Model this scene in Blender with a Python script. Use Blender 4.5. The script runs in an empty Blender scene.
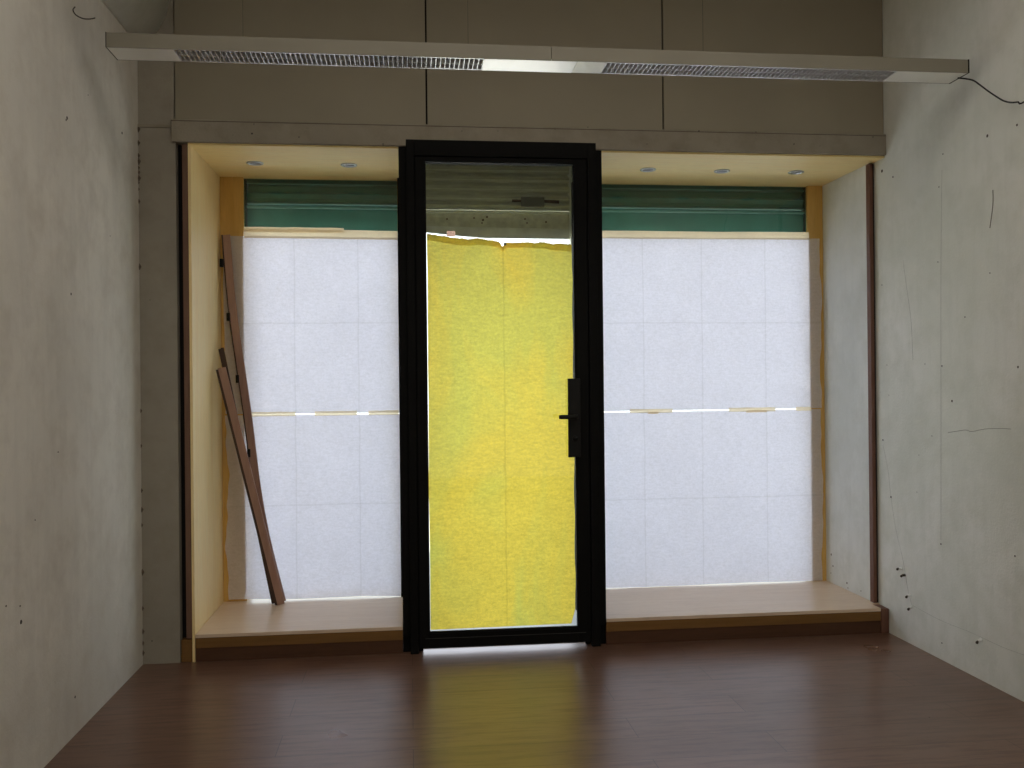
import bpy, bmesh, math, random
from mathutils import Vector, Matrix
random.seed(7)
S = bpy.context.scene
COL = S.collection

# ------------------------------------------------------------------ camera
F, YAW, PIT, ROL = 914.77, .1113, .0018, -.0099
CAM = Vector((0, -4.29, 1.241))
fw = Vector((math.sin(YAW) * math.cos(PIT), math.cos(YAW) * math.cos(PIT), math.sin(PIT)))
r0 = fw.cross(Vector((0, 0, 1))).normalized(); u0 = r0.cross(fw)
rt = r0 * math.cos(ROL) + u0 * math.sin(ROL); up = -r0 * math.sin(ROL) + u0 * math.cos(ROL)
cd = bpy.data.cameras.new('camera'); cam = bpy.data.objects.new('camera', cd); COL.objects.link(cam)
cam.matrix_world = Matrix(((rt.x, up.x, -fw.x, CAM.x), (rt.y, up.y, -fw.y, CAM.y), (rt.z, up.z, -fw.z, CAM.z), (0, 0, 0, 1)))
cd.sensor_fit = 'HORIZONTAL'; cd.sensor_width = 36; cd.lens = 36 * F / 1024
cd.clip_start = .01; cd.clip_end = 500
S.camera = cam

def W(x, y, ax, val):
    """point of the plane axis=val measured at photo position x, y"""
    d = fw + rt * ((x - 512) / F) - up * ((y - 384) / F)
    return CAM + d * ((val - CAM[ax]) / d[ax])

# ------------------------------------------------------------------ materials
def new_mat(name):
    m = bpy.data.materials.new(name); m.use_nodes = True
    nt = m.node_tree; nt.nodes.clear()
    out = nt.nodes.new('ShaderNodeOutputMaterial')
    return m, nt, out

def N(nt, typ, **kw):
    n = nt.nodes.new(typ)
    for k, v in kw.items():
        if k in n.inputs: n.inputs[k].default_value = v
        else: setattr(n, k, v)
    return n

def coords(nt, scale=(1, 1, 1), loc=(0, 0, 0)):
    tc = N(nt, 'ShaderNodeTexCoord'); mp = N(nt, 'ShaderNodeMapping')
    mp.inputs['Scale'].default_value = scale; mp.inputs['Location'].default_value = loc
    nt.links.new(tc.outputs['Object'], mp.inputs['Vector'])
    return mp.outputs[0]

def noise(nt, vec, scale, detail=4, rough=.55, dist=0):
    n = N(nt, 'ShaderNodeTexNoise', Scale=scale, Detail=detail, Roughness=rough, Distortion=dist)
    nt.links.new(vec, n.inputs['Vector']); return n.outputs['Fac']

def ramp(nt, fac, stops):
    r = N(nt, 'ShaderNodeValToRGB'); cr = r.color_ramp
    while len(cr.elements) < len(stops): cr.elements.new(.5)
    for e, (p, c) in zip(cr.elements, stops):
        e.position = p; e.color = (c[0], c[1], c[2], 1) if not isinstance(c, (int, float)) else (c, c, c, 1)
    nt.links.new(fac, r.inputs[0]); return r.outputs[0]

def mix(nt, fac, a, b, mode='MIX'):
    m = N(nt, 'ShaderNodeMix', data_type='RGBA', blend_type=mode)
    for s, v in ((m.inputs[0], fac), (m.inputs[6], a), (m.inputs[7], b)):
        if isinstance(v, (int, float)): s.default_value = v
        elif isinstance(v, tuple): s.default_value = (v[0], v[1], v[2], 1)
        else: nt.links.new(v, s)
    return m.outputs[2]

def bump(nt, h, strength, dist=.01):
    b = N(nt, 'ShaderNodeBump', Strength=strength, Distance=dist)
    nt.links.new(h, b.inputs['Height']); return b.outputs[0]

def principled(nt, out, col, rough=.5, metal=0, normal=None, spec=.5):
    p = N(nt, 'ShaderNodeBsdfPrincipled')
    for s, v in (('Base Color', col), ('Roughness', rough), ('Metallic', metal), ('Specular IOR Level', spec)):
        if isinstance(v, (int, float)): p.inputs[s].default_value = v
        elif isinstance(v, tuple): p.inputs[s].default_value = (v[0], v[1], v[2], 1)
        else: nt.links.new(v, p.inputs[s])
    if normal: nt.links.new(normal, p.inputs['Normal'])
    nt.links.new(p.outputs[0], out.inputs[0]); return p

def simple(name, col, rough=.5, metal=0, var=.12, scale=12, spec=.5, bmp=0.0):
    m, nt, out = new_mat(name)
    v = coords(nt); n = noise(nt, v, scale)
    lo = tuple(c * (1 - var) for c in col); hi = tuple(min(1, c * (1 + var)) for c in col)
    c = ramp(nt, n, [(.3, lo), (.7, hi)])
    principled(nt, out, c, rough, metal, bump(nt, n, bmp, .003) if bmp else None, spec)
    return m

def plaster(name, col, stain, seam=False):
    m, nt, out = new_mat(name)
    v = coords(nt)
    big = noise(nt, v, 1.3, 5, .6, .6); mid = noise(nt, v, 7, 6, .65); fine = noise(nt, v, 90, 3, .6)
    c = mix(nt, ramp(nt, big, [(.35, 0), (.7, 1)]), tuple(k * .88 for k in col), tuple(min(.9, k * 1.07) for k in col))
    c = mix(nt, ramp(nt, mid, [(.45, 0), (.72, .6)]), c, stain)
    v2 = coords(nt, (1, 6, .7))                       # faint vertical wipes
    c = mix(nt, ramp(nt, noise(nt, v2, 3, 4, .6), [(.48, 0), (.62, .22)]), c, tuple(k * .82 for k in col))
    vo = N(nt, 'ShaderNodeTexVoronoi', Scale=3.1, feature='F1'); nt.links.new(v, vo.inputs['Vector'])
    sp = ramp(nt, vo.outputs['Distance'], [(.0, 1), (.018, 1), (.024, 0)])   # little specks
    c = mix(nt, sp, c, (.10, .085, .07))
    h = mix(nt, .5, mid, fine)
    principled(nt, out, c, .85, 0, bump(nt, h, .22, .01), .25)
    return m

def wood(name, a, b, axis_scale, rough=.5, spec=.4, k=1.0):
    m, nt, out = new_mat(name)
    v = coords(nt, axis_scale)
    g = noise(nt, v, 6 * k, 6, .6, .5); g2 = noise(nt, v, 30 * k, 3, .6)
    c = mix(nt, ramp(nt, g, [(.3, 0), (.7, 1)]), a, b)
    c = mix(nt, ramp(nt, g2, [(.5, 0), (.75, .3)]), c, tuple(x * .6 for x in a))
    principled(nt, out, c, rough, 0, bump(nt, g2, .12, .002), spec)
    return m

def floor_mat():
    m, nt, out = new_mat('laminate floor')
    v = coords(nt)
    br = N(nt, 'ShaderNodeTexBrick', Scale=1.0, **{'Mortar Size': .0012, 'Mortar Smooth': .3, 'Brick Width': 1.25, 'Row Height': .19, 'Bias': 0.0})
    br.offset = .37
    nt.links.new(v, br.inputs['Vector'])
    br.inputs['Color1'].default_value = (.0, .0, .0, 1); br.inputs['Color2'].default_value = (1, 1, 1, 1)
    br.inputs['Mortar'].default_value = (.5, .5, .5, 1)
    tone = mix(nt, br.outputs['Color'], (.150, .078, .051), (.185, .097, .064))
    sv = coords(nt, (1.3, 11, 1), (3.3, 1.7, 0))
    g = noise(nt, sv, 3.0, 8, .72)
    c = mix(nt, ramp(nt, g, [(.46, 0), (.62, .75)]), tone, (.085, .038, .026))
    blotch = noise(nt, coords(nt, (1, 1.8, 1), (5.2, 3.1, .7)), 3.2, 6, .7)
    c = mix(nt, ramp(nt, blotch, [(.48, 0), (.75, .45)]), c, (.20, .125, .09))
    c = mix(nt, br.outputs['Fac'], c, (.03, .014, .01))
    rg = ramp(nt, noise(nt, v, 2.2, 3, .6), [(.3, .27), (.7, .36)])
    h = mix(nt, .5, g, br.outputs['Fac'])
    principled(nt, out, c, rg, 0, bump(nt, h, .03, .003), .8)
    return m

def paper_mat(name, trans, refl, tint=None, fib=1.0, cx=(), cz=()):
    """thin paper: lets daylight through, fibres and mottling vary its density"""
    m, nt, out = new_mat(name)
    v = coords(nt)
    fine = noise(nt, v, 85, 4, .8); hor = noise(nt, coords(nt, (1, 1, 3)), 30, 5, .75); cloud = noise(nt, v, 4.5, 4, .6, .5)
    k = mix(nt, .5, fine, hor)
    d = ramp(nt, k, [(.36, 1 - .26 * fib), (.60, 1.0)])
    d2 = ramp(nt, cloud, [(.3, .93), (.7, 1.0)])
    c = mix(nt, 1.0, trans, d, 'MULTIPLY'); c = mix(nt, 1.0, c, d2, 'MULTIPLY')
    if cx or cz:       # worn fold lines
        sp_ = N(nt, 'ShaderNodeSeparateXYZ'); nt.links.new(v, sp_.inputs[0]); wv_ = noise(nt, v, 6, 2)
        for ch, vals in ((0, cx), (2, cz)):
            for q in vals:
                a1 = N(nt, 'ShaderNodeMath', operation='MULTIPLY_ADD'); nt.links.new(wv_, a1.inputs[0]); a1.inputs[1].default_value = .012; nt.links.new(sp_.outputs[ch], a1.inputs[2])
                a2 = N(nt, 'ShaderNodeMath', operation='SUBTRACT'); nt.links.new(a1.outputs[0], a2.inputs[0]); a2.inputs[1].default_value = q + .006
                mr = N(nt, 'ShaderNodeMapRange'); nt.links.new(a2.outputs[0], mr.inputs[0]); mr.inputs[1].default_value = -.03; mr.inputs[2].default_value = .03
                f_ = ramp(nt, mr.outputs[0], [(.0, 1), (.40, 1.0), (.47, .86), (.53, .84), (.57, 1.0)])
                c = mix(nt, 1.0, c, f_, 'MULTIPLY')
    if tint:
        t = noise(nt, coords(nt, (1.3, 1, .5), (0, 0, .35)), 2.4, 3, .55, .7)
        tf = ramp(nt, t, [(.42, 0), (.60, 1)])
        c = mix(nt, tf, c, mix(nt, 1.0, c, tint, 'MULTIPLY'))
    tr = N(nt, 'ShaderNodeBsdfTranslucent'); di = N(nt, 'ShaderNodeBsdfDiffuse')
    nt.links.new(c, tr.inputs['Color']); di.inputs['Color'].default_value = (*refl, 1)
    b = bump(nt, mix(nt, .5, cloud, fine), .25, .01)
    nt.links.new(b, tr.inputs['Normal']); nt.links.new(b, di.inputs['Normal'])
    a = N(nt, 'ShaderNodeAddShader')
    nt.links.new(tr.outputs[0], a.inputs[0]); nt.links.new(di.outputs[0], a.inputs[1])
    nt.links.new(a.outputs[0], out.inputs[0])
    return m

def glass_mat():
    m, nt, out = new_mat('window glass')
    t = N(nt, 'ShaderNodeBsdfTransparent'); t.inputs[0].default_value = (.93, .97, .95, 1)
    g = N(nt, 'ShaderNodeBsdfGlossy', Roughness=.02); g.inputs[0].default_value = (.9, .9, .9, 1)
    fr = N(nt, 'ShaderNodeFresnel', IOR=1.45)
    mx = N(nt, 'ShaderNodeMixShader')
    nt.links.new(fr.outputs[0], mx.inputs[0]); nt.links.new(t.outputs[0], mx.inputs[1]); nt.links.new(g.outputs[0], mx.inputs[2])
    nt.links.new(mx.outputs[0], out.inputs[0]); return m

M = {}
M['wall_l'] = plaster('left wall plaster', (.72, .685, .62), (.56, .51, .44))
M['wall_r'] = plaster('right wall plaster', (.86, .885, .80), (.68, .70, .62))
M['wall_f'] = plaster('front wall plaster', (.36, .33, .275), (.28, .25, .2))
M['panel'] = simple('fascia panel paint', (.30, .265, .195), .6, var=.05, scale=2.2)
M['head'] = plaster('head board paint', (.33, .295, .235), (.2, .175, .13))
M['ceil'] = simple('ceiling paint', (.75, .72, .66), .9, var=.05, scale=2)
M['floor'] = floor_mat()
M['pine'] = wood('pale pine board', (.96, .72, .33), (.98, .80, .43), (5, 5, .35), .45)
M['pine_soffit'] = wood('pine soffit board', (.98, .745, .31), (.985, .81, .39), (.5, 5, 5), .45)
M['pine_frame'] = wood('amber pine frame', (.66, .40, .10), (.76, .50, .16), (5, 5, .35), .4)
M['plinth_top'] = wood('plinth top laminate', (.72, .55, .40), (.80, .64, .49), (.5, 4, 4), .33, .6)
M['plinth_face'] = wood('plinth face board', (.19, .092, .022), (.24, .12, .032), (.4, 5, 5), .55)
M['plinth_dark'] = wood('plinth kick board', (.075, .030, .013), (.10, .042, .018), (.4, 5, 5), .6)
M['batten'] = wood('dark brown batten', (.16, .085, .055), (.22, .12, .08), (5, 5, .35), .6)
M['red_batten'] = wood('red brown batten', (.14, .062, .04), (.19, .09, .058), (5, 5, .35), .55)
M['white_panel'] = plaster('white niche lining', (.82, .86, .82), (.66, .69, .64))
M['dark'] = simple('dark gap', (.012, .010, .009), .9)
M['black'] = simple('black powder coated metal', (.004, .004, .004), .7, var=.1, spec=.15)
M['blackmat'] = simple('black plastic', (.008, .008, .008), .6, spec=.25)
M['plank'] = wood('mauve brown profile', (.34, .20, .16), (.42, .26, .21), (6, 6, .4), .5)
M['plank_edge'] = wood('dark profile edge', (.05, .028, .022), (.08, .045, .035), (6, 6, .4), .6)
M['green'] = simple('green shutter enamel', (.07, .25, .20), .38, var=.12, scale=8)
M['green_d'] = simple('dark green guide enamel', (.015, .045, .04), .4, var=.12, scale=8)
M['greyshut'] = simple('grey shutter steel', (.72, .73, .58), .45, .05, var=.12, scale=10)
M['greybar'] = simple('worn grey shutter bar', (.76, .75, .64), .5, .05, var=.15, scale=30)
M['green_glint'] = simple('pale green edge highlight', (.22, .46, .39), .4, var=.1)  # highlight on the green shutter edges, put into a paler colour
M['grey_glint'] = simple('pale grey edge highlight', (.86, .88, .72), .4, var=.06)  # the same edge highlight painted in pale grey
M['latch'] = simple('grey latch metal', (.20, .20, .16), .5, .5)
M['rust'] = simple('rusty bolt metal', (.12, .07, .035), .7, .3)
M['housing'] = simple('shaded beige enamel', (.25, .228, .178), .6, var=.04, scale=5)  # same enamel as the plates, darkened for the shaded front face
M['blank'] = simple('lit beige enamel', (.92, .90, .83), .5, .7, var=.04, scale=5)  # housing enamel painted lighter for light bounced onto the underside
M['diffuser'] = simple('white lamp cover', (.97, .94, .93), .42, .75, var=.02, scale=14)
M['alu'] = simple('bright louvre aluminium', (.92, .92, .93), .4, .7, var=.05)
M['chrome'] = simple('brushed spotlight metal', (.50, .50, .50), .35, .9, var=.05)
M['lens'] = simple('spotlight lens', (.30, .31, .32), .25, .2)
M['cable'] = simple('black cable sheath', (.01, .01, .01), .5)
M['steel'] = simple('thin steel cable', (.07, .065, .055), .6)
M['glass'] = glass_mat()
PT, PR = (.51, .495, .585), (.43, .43, .42)
M['paper1'] = paper_mat('white lining paper left upper', PT, PR, cx=(-.600, -.268), cz=(1.583,))
M['paper2'] = paper_mat('white lining paper left lower', PT, PR, cx=(-.600, -.268), cz=(.622,))
M['paper3'] = paper_mat('white lining paper right upper', PT, PR, cx=(1.281, 1.614, 1.979), cz=(1.579,))
M['paper4'] = paper_mat('white lining paper right lower', PT, PR, cx=(1.281, 1.609, 1.979), cz=(.610,))
M['ypaper'] = paper_mat('yellow paper', (.87, .645, .085), (.10, .075, .02), tint=(.84, 1.0, 1.3), fib=1.3, cx=(.447,))
M['tape'] = paper_mat('masking tape', (.60, .50, .36), (.35, .32, .25), fib=.4)
M['jtape'] = paper_mat('join tape', (.80, .70, .52), (.16, .15, .10), fib=.4)
M['scrap'] = paper_mat('pink scrap', (.85, .50, .40), (.10, .08, .07), fib=.4)
M['pave'] = simple('pale paving', (.52, .50, .48), .85, var=.1, scale=3)
M['threshold'] = simple('pale stone threshold', (.74, .70, .70), .6, var=.05, scale=5)
M['mark'] = simple('dark nail', (.05, .04, .03), .7)
M['crack'] = simple('hairline crack', (.20, .19, .16), .9)
M['faint'] = simple('faint scratch', (.50, .51, .46), .9)
M['chip'] = simple('chipped plaster', (.13, .10, .075), .95)
M['wplug'] = simple('white plastic anchor', (.8, .8, .78), .5)

# ------------------------------------------------------------------ mesh helpers
class MB:
    def __init__(s): s.bm = bmesh.new()
    def box(s, x0, x1, y0, y1, z0, z1, bev=0):
        vs = [s.bm.verts.new(p) for p in ((x0, y0, z0), (x1, y0, z0), (x1, y1, z0), (x0, y1, z0), (x0, y0, z1), (x1, y0, z1), (x1, y1, z1), (x0, y1, z1))]
        fs = [s.bm.faces.new([vs[i] for i in q]) for q in ((0, 3, 2, 1), (4, 5, 6, 7), (0, 1, 5, 4), (1, 2, 6, 5), (2, 3, 7, 6), (3, 0, 4, 7))]
        if bev:
            es = {e for f in fs for e in f.edges}
            bmesh.ops.bevel(s.bm, geom=list(es), offset=bev, segments=2, profile=.6, affect='EDGES', clamp_overlap=True)
        return s
    def sweep(s, pts, wv, tv, w, t):
        """rectangular bar along pts; wv/tv = width and thickness directions"""
        wv = Vector(wv).normalized(); tv = Vector(tv).normalized(); rings = []
        for p in pts:
            p = Vector(p)
            rings.append([s.bm.verts.new(p + wv * a * w / 2 + tv * b * t / 2) for a, b in ((-1, -1), (1, -1), (1, 1), (-1, 1))])
        for a, b in zip(rings, rings[1:]):
            for i in range(4): s.bm.faces.new((a[i], a[(i + 1) % 4], b[(i + 1) % 4], b[i]))
        s.bm.faces.new(rings[0][::-1]); s.bm.faces.new(rings[-1]); return s
    def tube(s, pts, r, n=10):
        pts = [Vector(p) for p in pts]; rings = []
        for i, p in enumerate(pts):
            d = (pts[min(i + 1, len(pts) - 1)] - pts[max(i - 1, 0)]).normalized()
            a = d.cross(Vector((0, 0, 1)) if abs(d.z) < .9 else Vector((1, 0, 0))).normalized(); b = d.cross(a)
            rr = r[i] if isinstance(r, (list, tuple)) else r
            rings.append([s.bm.verts.new(p + (a * math.cos(2 * math.pi * k / n) + b * math.sin(2 * math.pi * k / n)) * rr) for k in range(n)])
        for a, b in zip(rings, rings[1:]):
            for i in range(n): s.bm.faces.new((a[i], a[(i + 1) % n], b[(i + 1) % n], b[i]))
        s.bm.faces.new(rings[0][::-1]); s.bm.faces.new(rings[-1]); return s
    def lathe(s, prof, c, n=28):
        """profile of (radius, z) round the vertical axis through c"""
        rings = [[s.bm.verts.new((c[0] + r * math.cos(2 * math.pi * k / n), c[1] + r * math.sin(2 * math.pi * k / n), c[2] + z)) for k in range(n)] for r, z in prof]
        for a, b in zip(rings, rings[1:]):
            for i in range(n): s.bm.faces.new((a[i], a[(i + 1) % n], b[(i + 1) % n], b[i]))
        s.bm.faces.new(rings[0][::-1]); s.bm.faces.new(rings[-1]); return s
    def prof(s, pts, x0, x1):
        """closed (y, z) profile extruded along x"""
        a = [s.bm.verts.new((x0, y, z)) for y, z in pts]; b = [s.bm.verts.new((x1, y, z)) for y, z in pts]; n = len(pts)
        for i in range(n): s.bm.faces.new((a[i], a[(i + 1) % n], b[(i + 1) % n], b[i]))
        s.bm.faces.new(a[::-1]); s.bm.faces.new(b); return s
    def build(s, name, mat, parent=None, kind=None, smooth=False):
        bmesh.ops.recalc_face_normals(s.bm, faces=s.bm.faces)
        me = bpy.data.meshes.new(name); s.bm.to_mesh(me); s.bm.free()
        me.materials.append(mat)
        if smooth:
            for p in me.polygons: p.use_smooth = True
        o = bpy.data.objects.new(name, me); COL.objects.link(o)
        if parent: o.parent = parent
        if kind: o['kind'] = kind
        return o

def empty(name, label, cat, group=None, loc=(0, 0, 0)):
    o = bpy.data.objects.new(name, None); COL.objects.link(o); o.location = loc; o.empty_display_size = .05
    return tag(o, label, cat, group)

def tag(o, label, cat, group=None):
    o['label'] = label; o['category'] = cat
    if group: o['group'] = group
    return o

def st(name, mat, *boxes, parent=None, bev=0):
    m = MB()
    for b in boxes: m.box(*b, bev=bev)
    return m.build(name, mat, parent, 'structure')

def copy_tree(o, parent=None):
    c = o.copy(); COL.objects.link(c)
    if parent: c.parent = parent
    for ch in [k for k in o.children]: copy_tree(ch, c)
    return c

XL, XR, ZC, YB = -1.208, 2.345, 3.25, -6.6
YG = .66            # glass plane of the display windows
ZS, ZP = 2.35, .125  # niche ceiling, plinth top

# ------------------------------------------------------------------ shell
st('floor', M['floor'], (XL - .2, XR + .2, YB - .2, .06, -.1, 0))
st('ceiling', M['ceil'], (XL - .2, XR + .2, YB - .2, .9, ZC, ZC + .1))
wl = st('wall_left', M['wall_l'], (XL - .2, XL, YB - .2, .9, 0, ZC))
wr = st('wall_right', M['wall_r'], (XR, XR + .2, YB - .2, .9, 0, ZC))
st('wall_back', M['ceil'], (XL - .2, XR + .2, YB - .2, YB, 0, ZC))
# front wall: left pier, strip above it, core behind the fascia, facade over the shutters
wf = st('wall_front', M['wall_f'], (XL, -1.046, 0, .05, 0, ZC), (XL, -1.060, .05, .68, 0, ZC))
st('wall_core', M['dark'], (-1.056, -.03, .0200, .60, ZS + .016, ZC), (.905, XR, .020, .60, ZS + .016, ZC), (-.03, .905, .061, .60, 2.56, ZC), (-.03, .905, .020, .0605, ZS + .04, ZC), (XL, -.03, .60, .70, 2.40, ZC), (.905, XR, .60, .70, 2.40, ZC), (-.03, .905, .60, .70, 2.56, ZC), (-1.06, -1.021, .055, .68, 0, ZS + .016), parent=wf)
# three painted fascia panels
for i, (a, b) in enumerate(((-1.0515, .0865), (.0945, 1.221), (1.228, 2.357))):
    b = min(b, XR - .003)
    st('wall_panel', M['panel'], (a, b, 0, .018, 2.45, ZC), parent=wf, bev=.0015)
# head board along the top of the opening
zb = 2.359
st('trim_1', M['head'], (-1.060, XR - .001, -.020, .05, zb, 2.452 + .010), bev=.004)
st('trim_11', M['chip'], (-1.06, XR - .002, -.0206, -.0199, 2.451, 2.4545))
st('trim_2', M['head'], (XL, -1.0605, -.006, 0, 2.425, 2.437))
# plastered pipe chase under the ceiling at the left
m = MB()
prof = []
for k in range(13):
    a = math.pi * .5 + math.pi * .9 * k / 12
    prof.append((-1.145 - math.cos(a - math.pi * .5 + math.pi) * .0 + .085 * math.sin(k / 12 * math.pi / 2 + 0), 2.80 + .10 * (1 - math.cos(k / 12 * math.pi / 2))))
prof = [(XL, ZC), (XL, 2.795), (-1.195, 2.797), (-1.165, 2.815), (-1.12, 2.862), (-1.085, 2.925), (-1.065, 3.0), (-1.06, 3.1), (-1.06, ZC)]
vs0 = [m.bm.verts.new((x, -3.2, z)) for x, z in prof]; vs1 = [m.bm.verts.new((x, 0, z)) for x, z in prof]
n = len(prof)
for i in range(n): m.bm.faces.new((vs0[i], vs0[(i + 1) % n], vs1[(i + 1) % n], vs1[i]))
m.bm.faces.new(vs0); m.bm.faces.new(vs1[::-1])
m.build('trim_3', M['wall_r'], None, 'structure', True)

# niche soffit boards (left and right of the door)
st('trim_4', M['pine_soffit'], (-.992, -.03, .0, .68, ZS, ZS + .015))
st('trim_5', M['pine_soffit'], (.905, XR - .001, .0, .68, ZS, ZS + .015))
# niche side linings
st('trim_6', M['pine'], (-.992, -.980, .0, .68, 0, ZS - .001))
st('trim_7', M['white_panel'], (2.324, XR - .001, .135, .68, ZP + .001, ZS - .001))
# battens at the edges of the niche, and a black gap strip
st('trim_8', M['batten'], (-1.020, -.993, .010, .055, .105, ZS + .006), bev=.002)
st('trim_9', M['red_batten'], (2.316, 2.334, .098, .134, ZP + .001, ZS - .004), bev=.002)
st('trim_10', M['dark'], (2.3345, XR - .001, .104, .134, ZP + .001, ZS - .004))  # black strip stands in for the shaded gap beside the batten
# recess walls beside the door (glazed sides of the entry)

# exterior
st('pavement', M['pave'], (-40, 42, .07, 60, -.16, -.03))
st('threshold', M['threshold'], (-.02, .90, .06, .72, -.03, .002))
st('wall_below_window', M['dark'], (-1.06, -.05, .685, .74, -.03, .10), (.93, XR, .685, .74, -.03, .10))

# ------------------------------------------------------------------ display windows
def window(name, x0, x1, fl, fr):
    """frame members fl/fr wide at each side, glass between"""
    w = st(name, M['pine_frame'], (x0, x0 + fl, .64, .665, ZP, ZS) if fl else (x0, x0 + .01, .64, .665, ZP, ZS),
           (x1 - fr, x1, .64, .665, ZP, ZS) if fr else (x1 - .01, x1, .64, .665, ZP, ZS))
    st('window_pane', M['glass'], (x0 + fl, x1 - fr, .668, .674, ZP - .02, ZS), parent=w)
    return w
window('window_1', -.979, -.047, .119, 0)
window('window_2', .92, 2.323, 0, .087)
# glazed sides of the entry recess, edge on to the viewer
st('window_3', M['glass'], (-.036, -.031, .115, .595, ZP, ZS))
st('window_4', M['glass'], (.909, .914, .115, .595, ZP, ZS))

# plinths
def plinth(x0, x1, label, blocks):
    e = empty('display_plinth', label, 'plinth', 'plinths of the display windows', ((x0 + x1) / 2, .33, 0))
    P = Matrix.Translation(-e.location)
    obs = [(MB().box(x0, x1, -.002, .682, ZP - .016, ZP, bev=.0015) if x1 < 1 else MB().box(x0, x1, -.002, .682, ZP - .016, ZP, bev=.0015).box(x1, 2.3435, .0915, .682, ZP - .016, ZP)).build('plinth_top', M['plinth_top'], e),
           MB().box(x0, x1, .0, .016, .063, ZP - .0165).build('front_board', M['plinth_face'], e),
           MB().box(x0, x1, .004, .020, 0, .0625).build('kick_board', M['plinth_dark'], e),
           MB().box(x0, x1, .0205, .66, 0, ZP - .0165).build('plinth_body', M['dark'], e)]
    for b in blocks: obs.append(MB().box(*b, bev=.003).build('end_block', M['red_batten'] if b[0] > 1 else M['plinth_face'], e))
    for o in obs: o.data.transform(P)
    return e
plinth(-.978, -.0435, 'low wooden display plinth left of the black door, propped boards standing on it', [(-1.043, -.994, .008, .052, 0, .100)])
plinth(.9215, 2.300, 'long low wooden display plinth right of the black door, nothing on it', [(2.302, 2.343, -.001, .09, 0, .121)])

# ------------------------------------------------------------------ entrance door (structure)
d = st('door_1', M['black'], (-.042, -.012, .06, .11, 0, 2.36), (.893, .920, .06, .11, 0, 2.36), (-.056, -.026, .60, .632, -.03, 2.36), (-.046, -.026, .632, .70, -.03, 2.36), (-.042, -.008, .02, .06, 0, .082), (.889, .920, .02, .06, 0, .096), (.898, .916, .60, .70, -.03, 2.36), (.030, .052, .030, .045, 0, 2.34), (.826, .848, .030, .045, 0, 2.34), (.052, .826, .030, .045, 2.30, 2.34), (-.042, -.008, -.004, .06, .082, 2.360), (.889, .920, -.004, .06, .096, 2.360),
       (-.008, .030, -.022, .06, 0, 2.389), (.848, .889, -.022, .06, 0, 2.389), (.030, .848, -.022, .06, 2.315, 2.389), bev=.002)
L = st('door_leaf', M['black'], (.033, .077, -.014, .028, .022, 2.312), (.786, .845, -.014, .028, .022, 2.312),
       (.077, .786, -.014, .028, 2.288, 2.312), (.077, .786, -.014, .028, .022, .090), parent=d, bev=.002)
st('glazing_bead', M['black'], (.077, .786, -.010, .006, .0905, .097), (.077, .0835, -.010, .006, .097, 2.288), (.7795, .786, -.010, .006, .097, 2.288), parent=d)
st('door_sill_rail', simple('dull grey rail', (.03, .03, .03), .5), (.060, .820, -.0165, -.0142, .066, .069), parent=d)
st('door_glass', M['glass'], (.077, .786, .008, .013, .09, 2.288), parent=d)
hb = st('lock_plate', M['blackmat'], (.742, .800, -.034, -.0145, .900, 1.272), parent=d, bev=.003)
m = MB(); m.tube([(.772, -.034, 1.092), (.772, -.075, 1.092)], .011, 14); m.tube([(.778, -.075, 1.092), (.76, -.078, 1.092), (.70, -.078, 1.092), (.690, -.076, 1.092)], [.010, .0105, .0100, .0085], 12)
m.build('door_handle', M['blackmat'], d, 'structure', True)
m = MB(); m.tube([(.772, -.034, .99), (.772, -.042, .99)], .013, 16); m.build('lock_cylinder', M['blackmat'], d, 'structure', True)

# ------------------------------------------------------------------ roller shutters outside
def slat_profile(z, y=.75, h=.052):
    # ribbed lath: front outline with two steps, plain back
    f_ = h / .052
    pr = [(.020, 0), (.020, .006), (-.016, .007), (-.016, .011), (-.004, .014), (-.004, .022), (-.016, .033), (-.016, .036), (-.002, .040), (0, .046), (.014, .047), (.014, .052)]
    return [(y + a, z + b * f_) for a, b in pr] + [(y + .018, z + h), (y + .018, z)]
def shutter(x0, x1, zb0, zb1, label, mats, guides, h):
    e = empty('roller_shutter', label, 'shutter', 'raised roller shutters outside the glass', ((x0 + x1) / 2, .75, zb0)); P = Matrix.Translation(-e.location)
    obs = []
    m = MB(); m.box(x0, x1, .742, .760, zb0, zb1 - .012, bev=.002); obs.append(m.build('bottom_bar', mats[1], e))
    obs.append(MB().box(x0, x1, .722, .7595, zb1 - .0115, zb1, bev=.003).build('bar_glint', mats[3], e))  # pale strip paints the lit top edge of the bar
    m = MB(); lips = MB(); z = zb1 - .0005
    while z < 2.62:
        m.prof(slat_profile(z, .75, h), x0, x1)
        if z > zb1 + .02: lips.box(x0, x1, .728, .734, z + .0135, z + .0185)  # pale lines paint the highlights along the laths
        z += h
    obs.append(m.build('slat_curtain', mats[0], e, None)); obs.append(lips.build('lath_glints', mats[3], e))
    for g in guides:
        m = MB(); m.box(g[0], g[1], .700, .78, .10 if len(g) < 3 else -.03, 2.62, bev=.002)
        obs.append(m.build('guide_rail', mats[2], e))
    for o in obs: o.data.transform(P)
    return e
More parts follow.
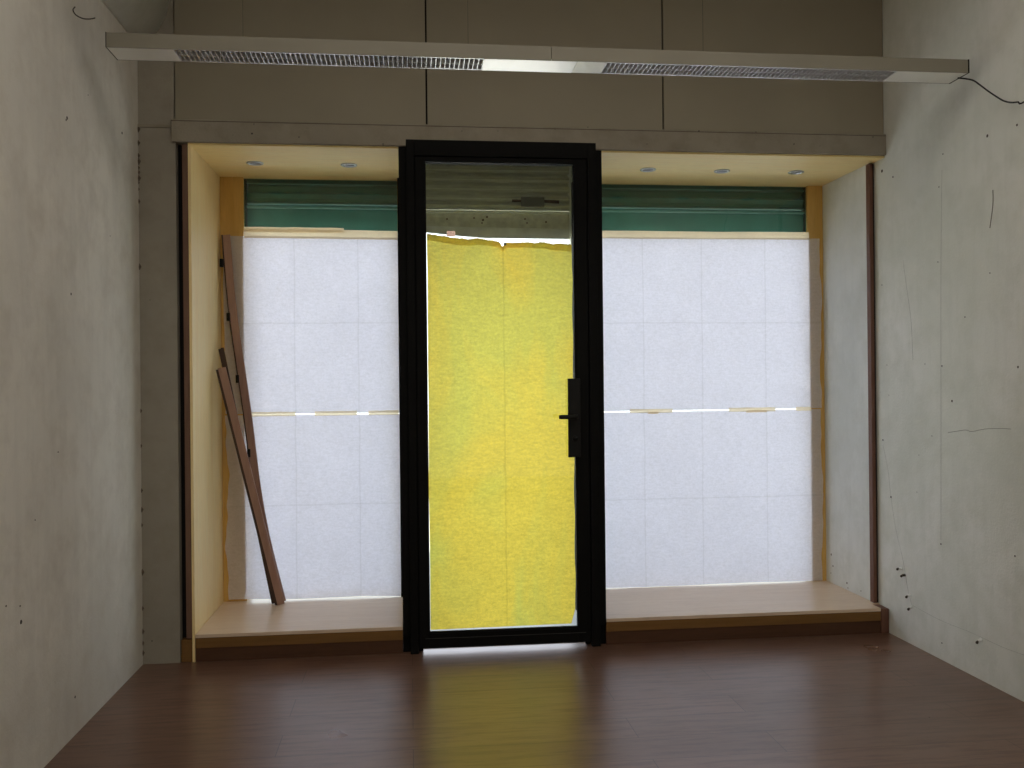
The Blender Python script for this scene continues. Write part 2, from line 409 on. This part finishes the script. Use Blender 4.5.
# laths overlap
shutter(-.858, -.047, 2.083, 2.218, 'raised dark green roller shutter seen above the paper left of the door', (M['green'], M['green'], M['green_d'], M['green_glint']), [(-.915, -.8585)], .104)
shutter(.930, 2.255, 2.086, 2.220, 'raised dark green roller shutter seen above the paper right of the door', (M['green'], M['green'], M['green_d'], M['green_glint']), [(2.2555, 2.325)], .104)
ds = shutter(.0, .893, 2.093, 2.205, 'raised grey roller shutter with a latch, seen through the top of the door', (M['greyshut'], M['greybar'], M['greyshut'], M['grey_glint']), [(-.045, -.001, 1), (.894, .928, 1)], .052)
P = Matrix.Translation(-ds.location)
la = MB().box(.622, .752, .726, .744, 2.232, 2.284, bev=.003).build('latch_box', M['latch'], ds); la.data.transform(P)
for q0, q1 in (((.572, .736, 2.266), (.6215, .736, 2.266)), ((.7525, .736, 2.264), (.835, .736, 2.260))):
    b_ = MB().tube([q0, q1], .009, 10).build('latch_bolt', M['rust'], la, None, True); b_.data.transform(P)
for x, y in ((447, 219), (474, 218), (483, 220), (482, 223), (487, 217), (525, 219), (527, 223), (546, 222), (564, 232)):
    p = W(x, y, 1, .741); m = MB().tube([(p.x, .7425, p.z), (p.x, .7395, p.z)], random.uniform(.004, .007), 8)
    b_ = m.build('screw', M['rust'], ds); b_.data.transform(P)
m = MB(); bm = m.bm
ro = [(.0, 2.120), (.893, 2.110), (.893, 2.054), (.42, 2.056), (.30, 2.064), (.15, 2.079), (.0, 2.092)]
fa = [bm.verts.new((x, .733, z)) for x, z in ro]; ba = [bm.verts.new((x, .7415, z)) for x, z in ro]
bm.faces.new(fa); bm.faces.new(ba[::-1])
for k in range(7): bm.faces.new((fa[k], fa[(k + 1) % 7], ba[(k + 1) % 7], ba[k]))
b_ = m.build('rubber_lip', simple('pale lip', (.86, .86, .80), .5), ds); b_.data.transform(P)
# facade lintel over the shutters
st('wall_lintel', M['dark'], (XL - .2, XR + .2, .70, 1.0, 2.63, ZC), parent=wf)

# ------------------------------------------------------------------ paper
def sheet(name, mat, y, left, right, top, bottom, nx, nz, creases_x=(), creases_z=(), amp=.0015, curl=0, seed=0):
    """paper surface; left/right(z01), top/bottom(x01) are functions giving edges; creases fold it slightly"""
    rnd = random.Random(seed); ph = [rnd.uniform(0, 6.3) for _ in range(8)]
    bm = bmesh.new(); rows = []
    for j in range(nz + 1):
        v = j / nz; row = []
        for i in range(nx + 1):
            u = i / nx
            x = left(v) * (1 - u) + right(v) * u
            z = bottom(u) * (1 - v) + top(u) * v
            dy = amp * (math.sin(x * 9 + ph[0]) * math.sin(z * 7 + ph[1]) + .5 * math.sin(x * 23 + z * 5 + ph[2]) + .4 * math.sin(z * 31 + x * 6 + ph[3]))
            for c in creases_x: dy += .0035 * max(0, 1 - abs(x - c) / .018)
            for c in creases_z: dy += .0035 * max(0, 1 - abs(z - c) / .018)
            if curl: dy -= curl * max(0, 1 - v / .06) ** 2
            row.append(bm.verts.new((x, y - abs(dy) if dy > 0 else y + dy, z)))
        rows.append(row)
    for a, b in zip(rows, rows[1:]):
        for i in range(nx): bm.faces.new((a[i], a[i + 1], b[i + 1], b[i]))
    me = bpy.data.meshes.new(name); bm.to_mesh(me); bm.free(); me.materials.append(mat)
    for p in me.polygons: p.use_smooth = True
    o = bpy.data.objects.new(name, me); COL.objects.link(o); return o

def wob(base, a, s, f=5):
    return lambda t: base + a * (math.sin(t * f + s) + .5 * math.sin(t * f * 2.7 + s * 2) + .25 * math.sin(t * f * 6.1 + s))
lerp = lambda a, b, w=0, s=0: (lambda t: a + (b - a) * t + w * math.sin(t * 9 + s))
def tape(x0, x1, z0, z1, y, mat, parent, tilt=0):
    m = MB(); n = 8
    bm = m.bm; a = []; b = []
    for k in range(n + 1):
        t = k / n; x = x0 + (x1 - x0) * t
        a.append(bm.verts.new((x, y, z0 + tilt * t + random.uniform(-.001, .001)))); b.append(bm.verts.new((x, y, z1 + tilt * t + random.uniform(-.0012, .0012))))
    for k in range(n): bm.faces.new((a[k], a[k + 1], b[k + 1], b[k]))
    return m.build('tape', mat, parent)

YP = .634
# left window
s1 = sheet('lining_paper', M['paper1'], YP, wob(-.962, .002, 1), lerp(-.050, -.050), lerp(2.040, 2.036), lerp(1.107, 1.103), 60, 60, (-.600, -.268), (1.583,), seed=1)
tag(s1, 'upper white paper sheet over the window left of the black door', 'paper', 'white paper sheets lining the display windows')
s2 = sheet('lining_paper', M['paper2'], YP - .001, wob(-.955, .008, 2, 9), lerp(-.050, -.050), lerp(1.100, 1.096), lerp(.137, .129, .003, 1), 60, 60, (-.600, -.268), (.622,), curl=.012, seed=2)
tag(s2, 'lower white paper sheet over the window left of the black door, curling off the plinth', 'paper', 'white paper sheets lining the display windows')
# right window
s3 = sheet('lining_paper', M['paper3'], YP, lerp(.932, .932), wob(2.303, .006, 3, 8), lerp(2.048, 2.052), lerp(1.095, 1.098), 80, 60, (1.281, 1.614, 1.979), (1.579,), seed=3)
tag(s3, 'upper white paper sheet over the wide window right of the black door', 'paper', 'white paper sheets lining the display windows')
s4 = sheet('lining_paper', M['paper4'], YP - .001, lerp(.932, .932), wob(2.300, .005, 4, 8), lerp(1.089, 1.092), lerp(.128, .130, .002, 2), 80, 60, (1.281, 1.609, 1.979), (.610,), seed=4)
tag(s4, 'lower white paper sheet over the wide window right of the black door', 'paper', 'white paper sheets lining the display windows')
# tapes
tape(-.855, -.057, 2.030, 2.077, YP - .005, M['tape'], s1, -.004); tape(-.855, -.34, 2.062, 2.088, YP - .006, M['tape'], s1, -.002)
tape(.930, 2.236, 2.042, 2.084, YP - .005, M['tape'], s3, .002)
for a, b, par in ((-.83, -.60, s1), (-.50, -.28, s1), (-.22, -.06, s1)):
    tape(a, b, 1.092, 1.116, YP - .005, M['jtape'], par)
for a, b in ((1.20, 1.44), (1.76, 2.03), (2.15, 2.24)):
    tape(a, b, 1.084, 1.106, YP - .005, M['jtape'], s3)
tape(1.30, 1.36, 1.078, 1.092, YP - .006, M['tape'], s3); tape(1.86, 1.98, 1.078, 1.092, YP - .006, M['tape'], s3)

# yellow paper on the outside of the door glass
YD = .024
prof_top = [(427, 234), (436, 235), (445, 236), (455, 238), (470, 239), (478, 238), (490, 240), (499, 241.5), (501, 244), (503, 247), (504.5, 244), (507, 242.5), (520, 242.5), (528, 242), (534, 243), (545, 242), (552, 244), (562, 243.5), (575, 245)]
pt = [(W(x, y, 1, YD).x, W(x, y, 1, YD).z) for x, y in prof_top]
def top_y(u):
    x = .0875 + (.778 - .0875) * u
    for (a, za), (b, zb_) in zip(pt, pt[1:]):
        if a <= x <= b: return za + (zb_ - za) * (x - a) / (b - a)
    return pt[0][1] if x < pt[0][0] else pt[-1][1]
rr = random.Random(5); jig = [rr.uniform(-.004, .004) for _ in range(161)]
yp = sheet('yellow_paper', M['ypaper'], YD, wob(.0860, .0012, 2, 7),
           lambda v: .7765 - (.013 * max(0, 1 - abs(v - .52) / .035)) - (.02 * max(0, 1 - v / .035)) - .002 * math.sin(v * 40),
           lambda u: top_y(u) + jig[int(u * 160)] * .6, lambda u: .0985 + .004 * u, 160, 160, (.445,), (1.60, 1.25, .62), amp=.0022, seed=9)
tag(yp, 'yellow paper with a torn top edge covering the glass of the black door', 'paper')
hm = sheet('folded_hem', M['ypaper'], YD + .003, lambda v: .090, lambda v: .772, lambda u: top_y(u) + jig[int(u * 160)] * .6 - .002, lambda u: top_y(u) - .030 - .004 * math.sin(u * 8), 160, 4, amp=.0005, seed=4); hm.parent = yp
p = W(451, 233.5, 1, YD + .004)
tape(p.x - .02, p.x + .02, p.z - .014, p.z + .012, YD + .004, M['scrap'], yp)
m = MB(); p = W(505, 244, 1, YD - .004); m.tube([(p.x, YD - .006, p.z), (p.x, YD - .002, p.z)], .007, 10); m.build('sticker_dot', M['crack'], yp)

# ------------------------------------------------------------------ recessed spotlights
def spotlight(x, y, label):
    e = empty('recessed_spotlight', label, 'spotlight', 'spotlights in the display niche ceilings', (x, y, ZS))
    MB().lathe([(.041, 0), (.041, -.003), (.037, -.005), (.030, -.004), (.028, 0)], (0, 0, 0)).build('trim_ring', M['chrome'], e, None, True)
    MB().lathe([(.0275, 0), (.0275, -.0015), (.012, -.0032), (.004, -.0035)], (0, 0, 0)).build('lamp', M['lens'], e, None, True)
    return e
sp = spotlight(-.747, .324, 'small round spotlight in the left niche ceiling, the one farther from the door')
for x, y, lb in ((-.291, .331, 'small round spotlight in the left niche ceiling, the one nearer the door'),
                 (1.233, .322, 'small round spotlight in the right niche ceiling, nearest the door'),
                 (1.629, .328, 'small round spotlight in the right niche ceiling, the middle of three'),
                 (2.030, .323, 'small round spotlight in the right niche ceiling, nearest the right wall')):
    c = copy_tree(sp); c.location = (x, y, ZS); c['label'] = lb

# ------------------------------------------------------------------ linear louvre lamp
fx = empty('ceiling_light', 'long beige linear ceiling lamp with two metal louvres, hung level across the room', 'ceiling light', None, (.59, -.73, 2.495))
P = Matrix.Translation(-fx.location)
x0, x1, ya, yb, z0, z1 = -1.092, 2.270, -.800, -.665, 2.4955, 2.5495
def lp(mb, name, mat, parent=fx, **k):
    o = mb.build(name, mat, parent, **k); o.data.transform(P); return o
mb = MB(); mb.box(x0, .555, ya, ya + .004, z0, z1); mb.box(.557, x1, ya, ya + .004, z0, z1); mb.box(x0, x1, yb - .004, yb, z0, z1); mb.box(x0, x1, ya + .004, yb - .004, z1 - .004, z1)
lp(mb, 'housing', M['housing'])
lp(MB().box(x0 - .003, x0 - .0005, ya - .001, yb + .001, z0, z1 + .001), 'end_cap', M['blackmat'])
lp(MB().box(x1 + .0005, x1 + .006, ya - .001, yb + .001, z0, z1 + .001), 'end_cap', M['blackmat'])
for a, b in ((x0 + .001, -.858), (.659, .775), (1.972, x1 - .001)):
    lp(MB().box(a, b, ya + .0045, yb - .0045, z0, z0 + .003), 'blank_plate', M['blank'])
lp(MB().box(.297, .657, ya + .0045, yb - .0045, z0 - .001, z0 + .006), 'diffuser', M['diffuser'])
for a, b in ((-.856, .295), (.778, 1.970)):
    mb = MB(); y0_, y1_ = ya + .0045, yb - .0045; k = int((b - a) / .0182)
    for i in range(k + 1):
        x = a + (b - a) * i / k; mb.box(x - .0014, x + .0014, y0_, y1_, z0 + .001, z0 + .020)
    for y in (y0_, (y0_ + y1_) / 2 - .001, y1_ - .006): mb.box(a, b, y, y + (.002 if y not in (y0_, y1_ - .006) else .006), z0, z0 + .0195)
    lo = lp(mb, 'louvre', M['alu'])
    lp(MB().box(a, b, y0_, y1_, z0 + .030, z0 + .033), 'louvre_backing', M['dark'], lo)  # black backing paints the shade inside the unlit lamp
for x in (-.616, .239, 1.183):
    lp(MB().tube([(x, -.73, z1), (x, -.73, ZC)], .0009, 6), 'suspension_cable', M['steel'])

pts = [(2.262, -.742, 2.4945)] + [tuple(W(x, y, 0, 2.30 + k * .005)) for k, (x, y) in enumerate(((972, 80), (980, 85), (988, 91), (997, 97), (1004, 101), (1011, 102.5), (1018, 102), (1026, 101)))]
pts.append((2.343, -1.35, 2.34))
def smooth_pts(p, n=5):
    p = [Vector(q) for q in p]; o = []
    for i in range(len(p) - 1):
        a, b, c, d_ = p[max(i - 1, 0)], p[i], p[i + 1], p[min(i + 2, len(p) - 1)]
        for k in range(n):
            t = k / n; o.append(.5 * ((2 * b) + (c - a) * t + (2 * a - 5 * b + 4 * c - d_) * t * t + (3 * b - a - 3 * c + d_) * t ** 3))
    return o + [p[-1]]
o = MB().tube(smooth_pts(pts), .0032, 8).build('power_cable', M['cable'], None, None, True)
tag(o, 'thin black cable drooping from the right end of the ceiling lamp', 'cable')

# bent wire stuck in the left wall
pts = [W(75, 7, 0, XL + .012), W(73, 10, 0, XL + .02), W(76, 15, 0, XL + .03), W(83, 18.5, 0, XL + .03), W(90, 19, 0, XL + .02), W(95, 18, 0, XL + .001)]
o = MB().tube(smooth_pts(pts), .0022, 7).build('bent_wire', M['mark'], None, None, True)
tag(o, 'short bent wire sticking out high on the left wall', 'wire')

# ------------------------------------------------------------------ propped boards
# long thin profile, slightly bowed under its own weight
A = [W(226.5, 235, 1, .600), W(231, 290, 1, .600), W(236.3, 335, 1, .598), (-.840, .596, 1.117), (-.792, .590, .71), (-.742, .585, .43), (-.672, .592, .128)]
A = smooth_pts([Vector(q) for q in A], 6)
e = empty('wooden_board', 'long thin brown board with black clips, leaning in the left window corner', 'board', 'boards propped in the left display niche', tuple(A[-1]))
P = Matrix.Translation(-e.location)
o = MB().sweep(A, (1, 0, .12), (0, 1, 0), .037, .012).build('board_face', M['plank'], e); o.data.transform(P)
B = [q + Vector((-.0225, .004, 0)) for q in A]
o = MB().sweep(B, (1, 0, .12), (0, 1, 0), .006, .018).build('board_edge', M['plank_edge'], e); o.data.transform(P)
for x, y in ((222, 263), (228.8, 317), (238, 379), (249.5, 453)):
    q = W(x, y, 1, .592)
    o = MB().box(q.x - .010, q.x + .006, .580, .604, q.z - .021, q.z + .021, bev=.002).build('clip', M['blackmat'], e); o.data.transform(P)
# short profile in front
def board(top, bot, wv, w, t, label, fm, em, edge_side):
    top, bot, wv = Vector(top), Vector(bot), Vector(wv).normalized()
    e = empty('wooden_board', label, 'board', 'boards propped in the left display niche', tuple(bot)); P = Matrix.Translation(-e.location)
    ax = (bot - top).normalized(); wv = (wv - ax * wv.dot(ax)).normalized(); tv = ax.cross(wv)
    if tv.y > 0: tv = -tv
    o = MB().sweep([top, (top + bot) / 2, bot], wv, tv, w, t).build('board_face', fm, e); o.data.transform(P)
    off = wv * edge_side * (w / 2 + .0065) - tv * .003
    o = MB().sweep([top + off + ax * .004, bot + off], wv, tv, .012, t).build('board_edge', em, e); o.data.transform(P)
    return e
board((-.935, .425, 1.345), (-.668, .520, .130), (1, .05, .1), .036, .012, 'shorter brown board leaning in front of the long board in the left niche', M['plank'], M['plank_edge'], -1)
board((-.945, .490, 1.448), (-.700, .548, .130), (1, .05, .1), .014, .010, 'narrow dark strip leaning behind the shorter brown board in the left niche', M['plank_edge'], M['plank_edge'], -1)

# ------------------------------------------------------------------ wall marks
def dot(par, p, ax, r, mat=None, name='nail_hole'):
    m = MB(); q = list(p); a = list(q); b = list(q); s = 1 if q[ax] < 0 else -1
    if ax == 1: s = -1
    a[ax] -= s * .002; b[ax] += s * .0012
    m.tube([a, b], [r, r * .7], 9)
    return m.build(name, mat or M['mark'], par, 'structure')
for x, y, r in ((67, 118, .008), (66, 120, .005), (71, 294, .006), (122, 133, .007), (21, 622, .009), (20, 606, .004), (75, 697, .006), (6, 606, .004), (110, 236, .003), (88, 95, .003), (35, 520, .003), (58, 452, .0035)):
    dot(wl, W(x, y, 0, XL), 0, r)
for x, y, r in ((1017, 125, .006), (942, 366, .005), (1018, 367, .006), (952, 401, .007), (932, 436, .003), (891, 497, .007), (883, 440, .006), (882, 285, .004), (889, 395, .003), (925, 364, .003), (941, 544, .005), (1015, 556, .005), (942, 643, .004),
                (965, 317, .004), (939, 187, .004), (943, 154, .004), (938, 262, .0035), (919, 455, .0025), (887, 365, .003), (882, 171, .010), (893, 177, .006), (990, 273, .0035), (917, 492, .0025)):
    dot(wr, W(x, y, 0, XR), 0, r)
for x, y, r in ((252, 133.5, .005), (299, 137, .0035), (254, 124, .003), (233, 135, .002), (462, 131, .003), (498, 131, .0025), (555, 129, .003), (588, 127, .0025), (794, 144, .004), (820, 146, .002), (647, 144, .0025), (699, 131, .004), (756, 132, .003), (873, 137, .003)):
    dot(wf, W(x, y, 1, -.0205), 1, r)
for x, y, r in ((152, 641, .004), (150, 300, .002)): dot(wf, W(x, y, 1, 0), 1, r)
def crack(par, pts, ax, val, r=.0011, mat=None, name='crack'):
    q = [W(x, y, ax, val) for x, y in pts]
    return MB().tube(smooth_pts(q, 4), r, 6).build(name, mat or M['crack'], par, 'structure')
crack(wr, [(948, 432.5), (958, 431), (966, 430), (972, 431.5), (985, 429), (1000, 428.5), (1011, 429)], 0, XR)
crack(wr, [(883, 445), (888, 470), (891, 497), (896, 530), (903, 560), (908, 590), (912, 605)], 0, XR, .0009, M['faint'])
crack(wr, [(912, 605), (940, 620), (970, 632), (1000, 646), (1024, 655)], 0, XR, .0009, M['faint'])
crack(wr, [(903, 260), (907, 290), (911, 320), (913, 360)], 0, XR, .001, M['faint'])
crack(wr, [(990, 228), (993, 205), (993, 190)], 0, XR, .0022)
crack(wr, [(942, 170), (941, 260), (941, 400), (941, 540)], 0, XR, .0009, M['faint'])
# chipped corner of the left wall
rc = random.Random(3)
for k in range(26):
    y = rc.choice([rc.uniform(128, 190), rc.uniform(128, 190), rc.uniform(190, 300), rc.uniform(635, 656), rc.uniform(400, 640)])
    z = W(138, y, 1, 0).z; r = rc.uniform(.004, .011)
    o = MB().tube([(XL, -.002, z - r * 1.6), (XL + .001, -.001, z), (XL, -.002, z + r * 1.4)], [r * .3, r, r * .2], 7).build('plaster_chip', M['chip'], wl, 'structure')
for x, y, r in ((833, 566, .006), (831, 573, .004), (847, 583, .007), (848, 588, .004), (861, 591, .004)):
    dot(wr, W(x, y, 0, 2.324), 0, r, M['chip'], 'plaster_chip')

# wall anchors low on the right wall
def anchor(px, py, mat_a, tilt, label):
    p = W(px, py, 0, XR); e = empty('wall_anchor', label, 'wall anchor', 'anchors low on the right wall', tuple(p))
    MB().tube([(.004, 0, 0), (-.016, -.004, tilt)], [.007, .0055], 10).build('plug', mat_a, e, None, True)
    MB().tube([(-.0165, -.004, tilt), (-.026, -.012, tilt - .003)], [.0045, .006], 10).build('screw', M['mark'], e, None, True)
anchor(901, 568.5, M['wplug'], .002, 'black screw in the right wall, topmost of the cluster beside the plinth')
anchor(905, 575, M['mark'], .0, 'black screw in the right wall just under the topmost one')
anchor(910, 595, M['wplug'], -.004, 'white plug with a dark screw, third down beside the right plinth')
anchor(912, 607, M['wplug'], -.005, 'white plug lowest of the cluster beside the right plinth')
anchor(981, 639, M['wplug'], -.008, 'white plug with a screw, alone near the floor of the right wall')

# ------------------------------------------------------------------ daylight and added fill
w = bpy.data.worlds.new('sky'); S.world = w; w.use_nodes = True; nt = w.node_tree; nt.nodes.clear()
wo = nt.nodes.new('ShaderNodeOutputWorld'); bg = nt.nodes.new('ShaderNodeBackground')
tc = N(nt, 'ShaderNodeTexCoord'); sx = N(nt, 'ShaderNodeSeparateXYZ'); nt.links.new(tc.outputs['Generated'], sx.inputs[0])
c = ramp(nt, sx.outputs['Z'], [(0, (.95, .95, 1.0)), (.5, (.80, .87, 1.0)), (1, (.65, .78, 1.0))])
nt.links.new(c, bg.inputs[0]); bg.inputs[1].default_value = 3.1
nt.links.new(bg.outputs[0], wo.inputs[0])

# sun lighting the pavement outside
sl = bpy.data.lights.new('sun', 'SUN'); sl.energy = 13; sl.color = (1, .93, .82); sl.angle = .01
so = bpy.data.objects.new('sun', sl); COL.objects.link(so); so.rotation_euler = (math.radians(28), 0, math.radians(8))
def area(name, sx_, sy_, e_, col, loc, rot):
    ld = bpy.data.lights.new(name, 'AREA'); ld.shape = 'RECTANGLE'; ld.size = sx_; ld.size_y = sy_; ld.energy = e_; ld.color = col
    o = bpy.data.objects.new(name, ld); COL.objects.link(o); o.location = loc; o.rotation_euler = rot
area('rear_fill', 3.3, 2.9, 9, (1.0, .94, .84), (.57, YB + .05, 1.6), (math.radians(90), 0, 0))  # soft fill added behind the camera to brighten the room
# added fill light for the walls, above and in front of the camera
area('overhead_fill', 2.6, 2.4, 27, (1.0, .95, .86), (.57, -2.65, ZC - .03), (0, 0, 0))

S.view_settings.view_transform = 'Standard'; S.view_settings.look = 'None'
S.view_settings.gamma = 1; S.view_settings.use_curve_mapping = False
S.view_settings.exposure = 0.0
S.cycles.use_denoising = True
S.cycles.max_bounces = 12; S.cycles.diffuse_bounces = 6; S.cycles.transparent_max_bounces = 12
S.cycles.sample_clamp_indirect = 8
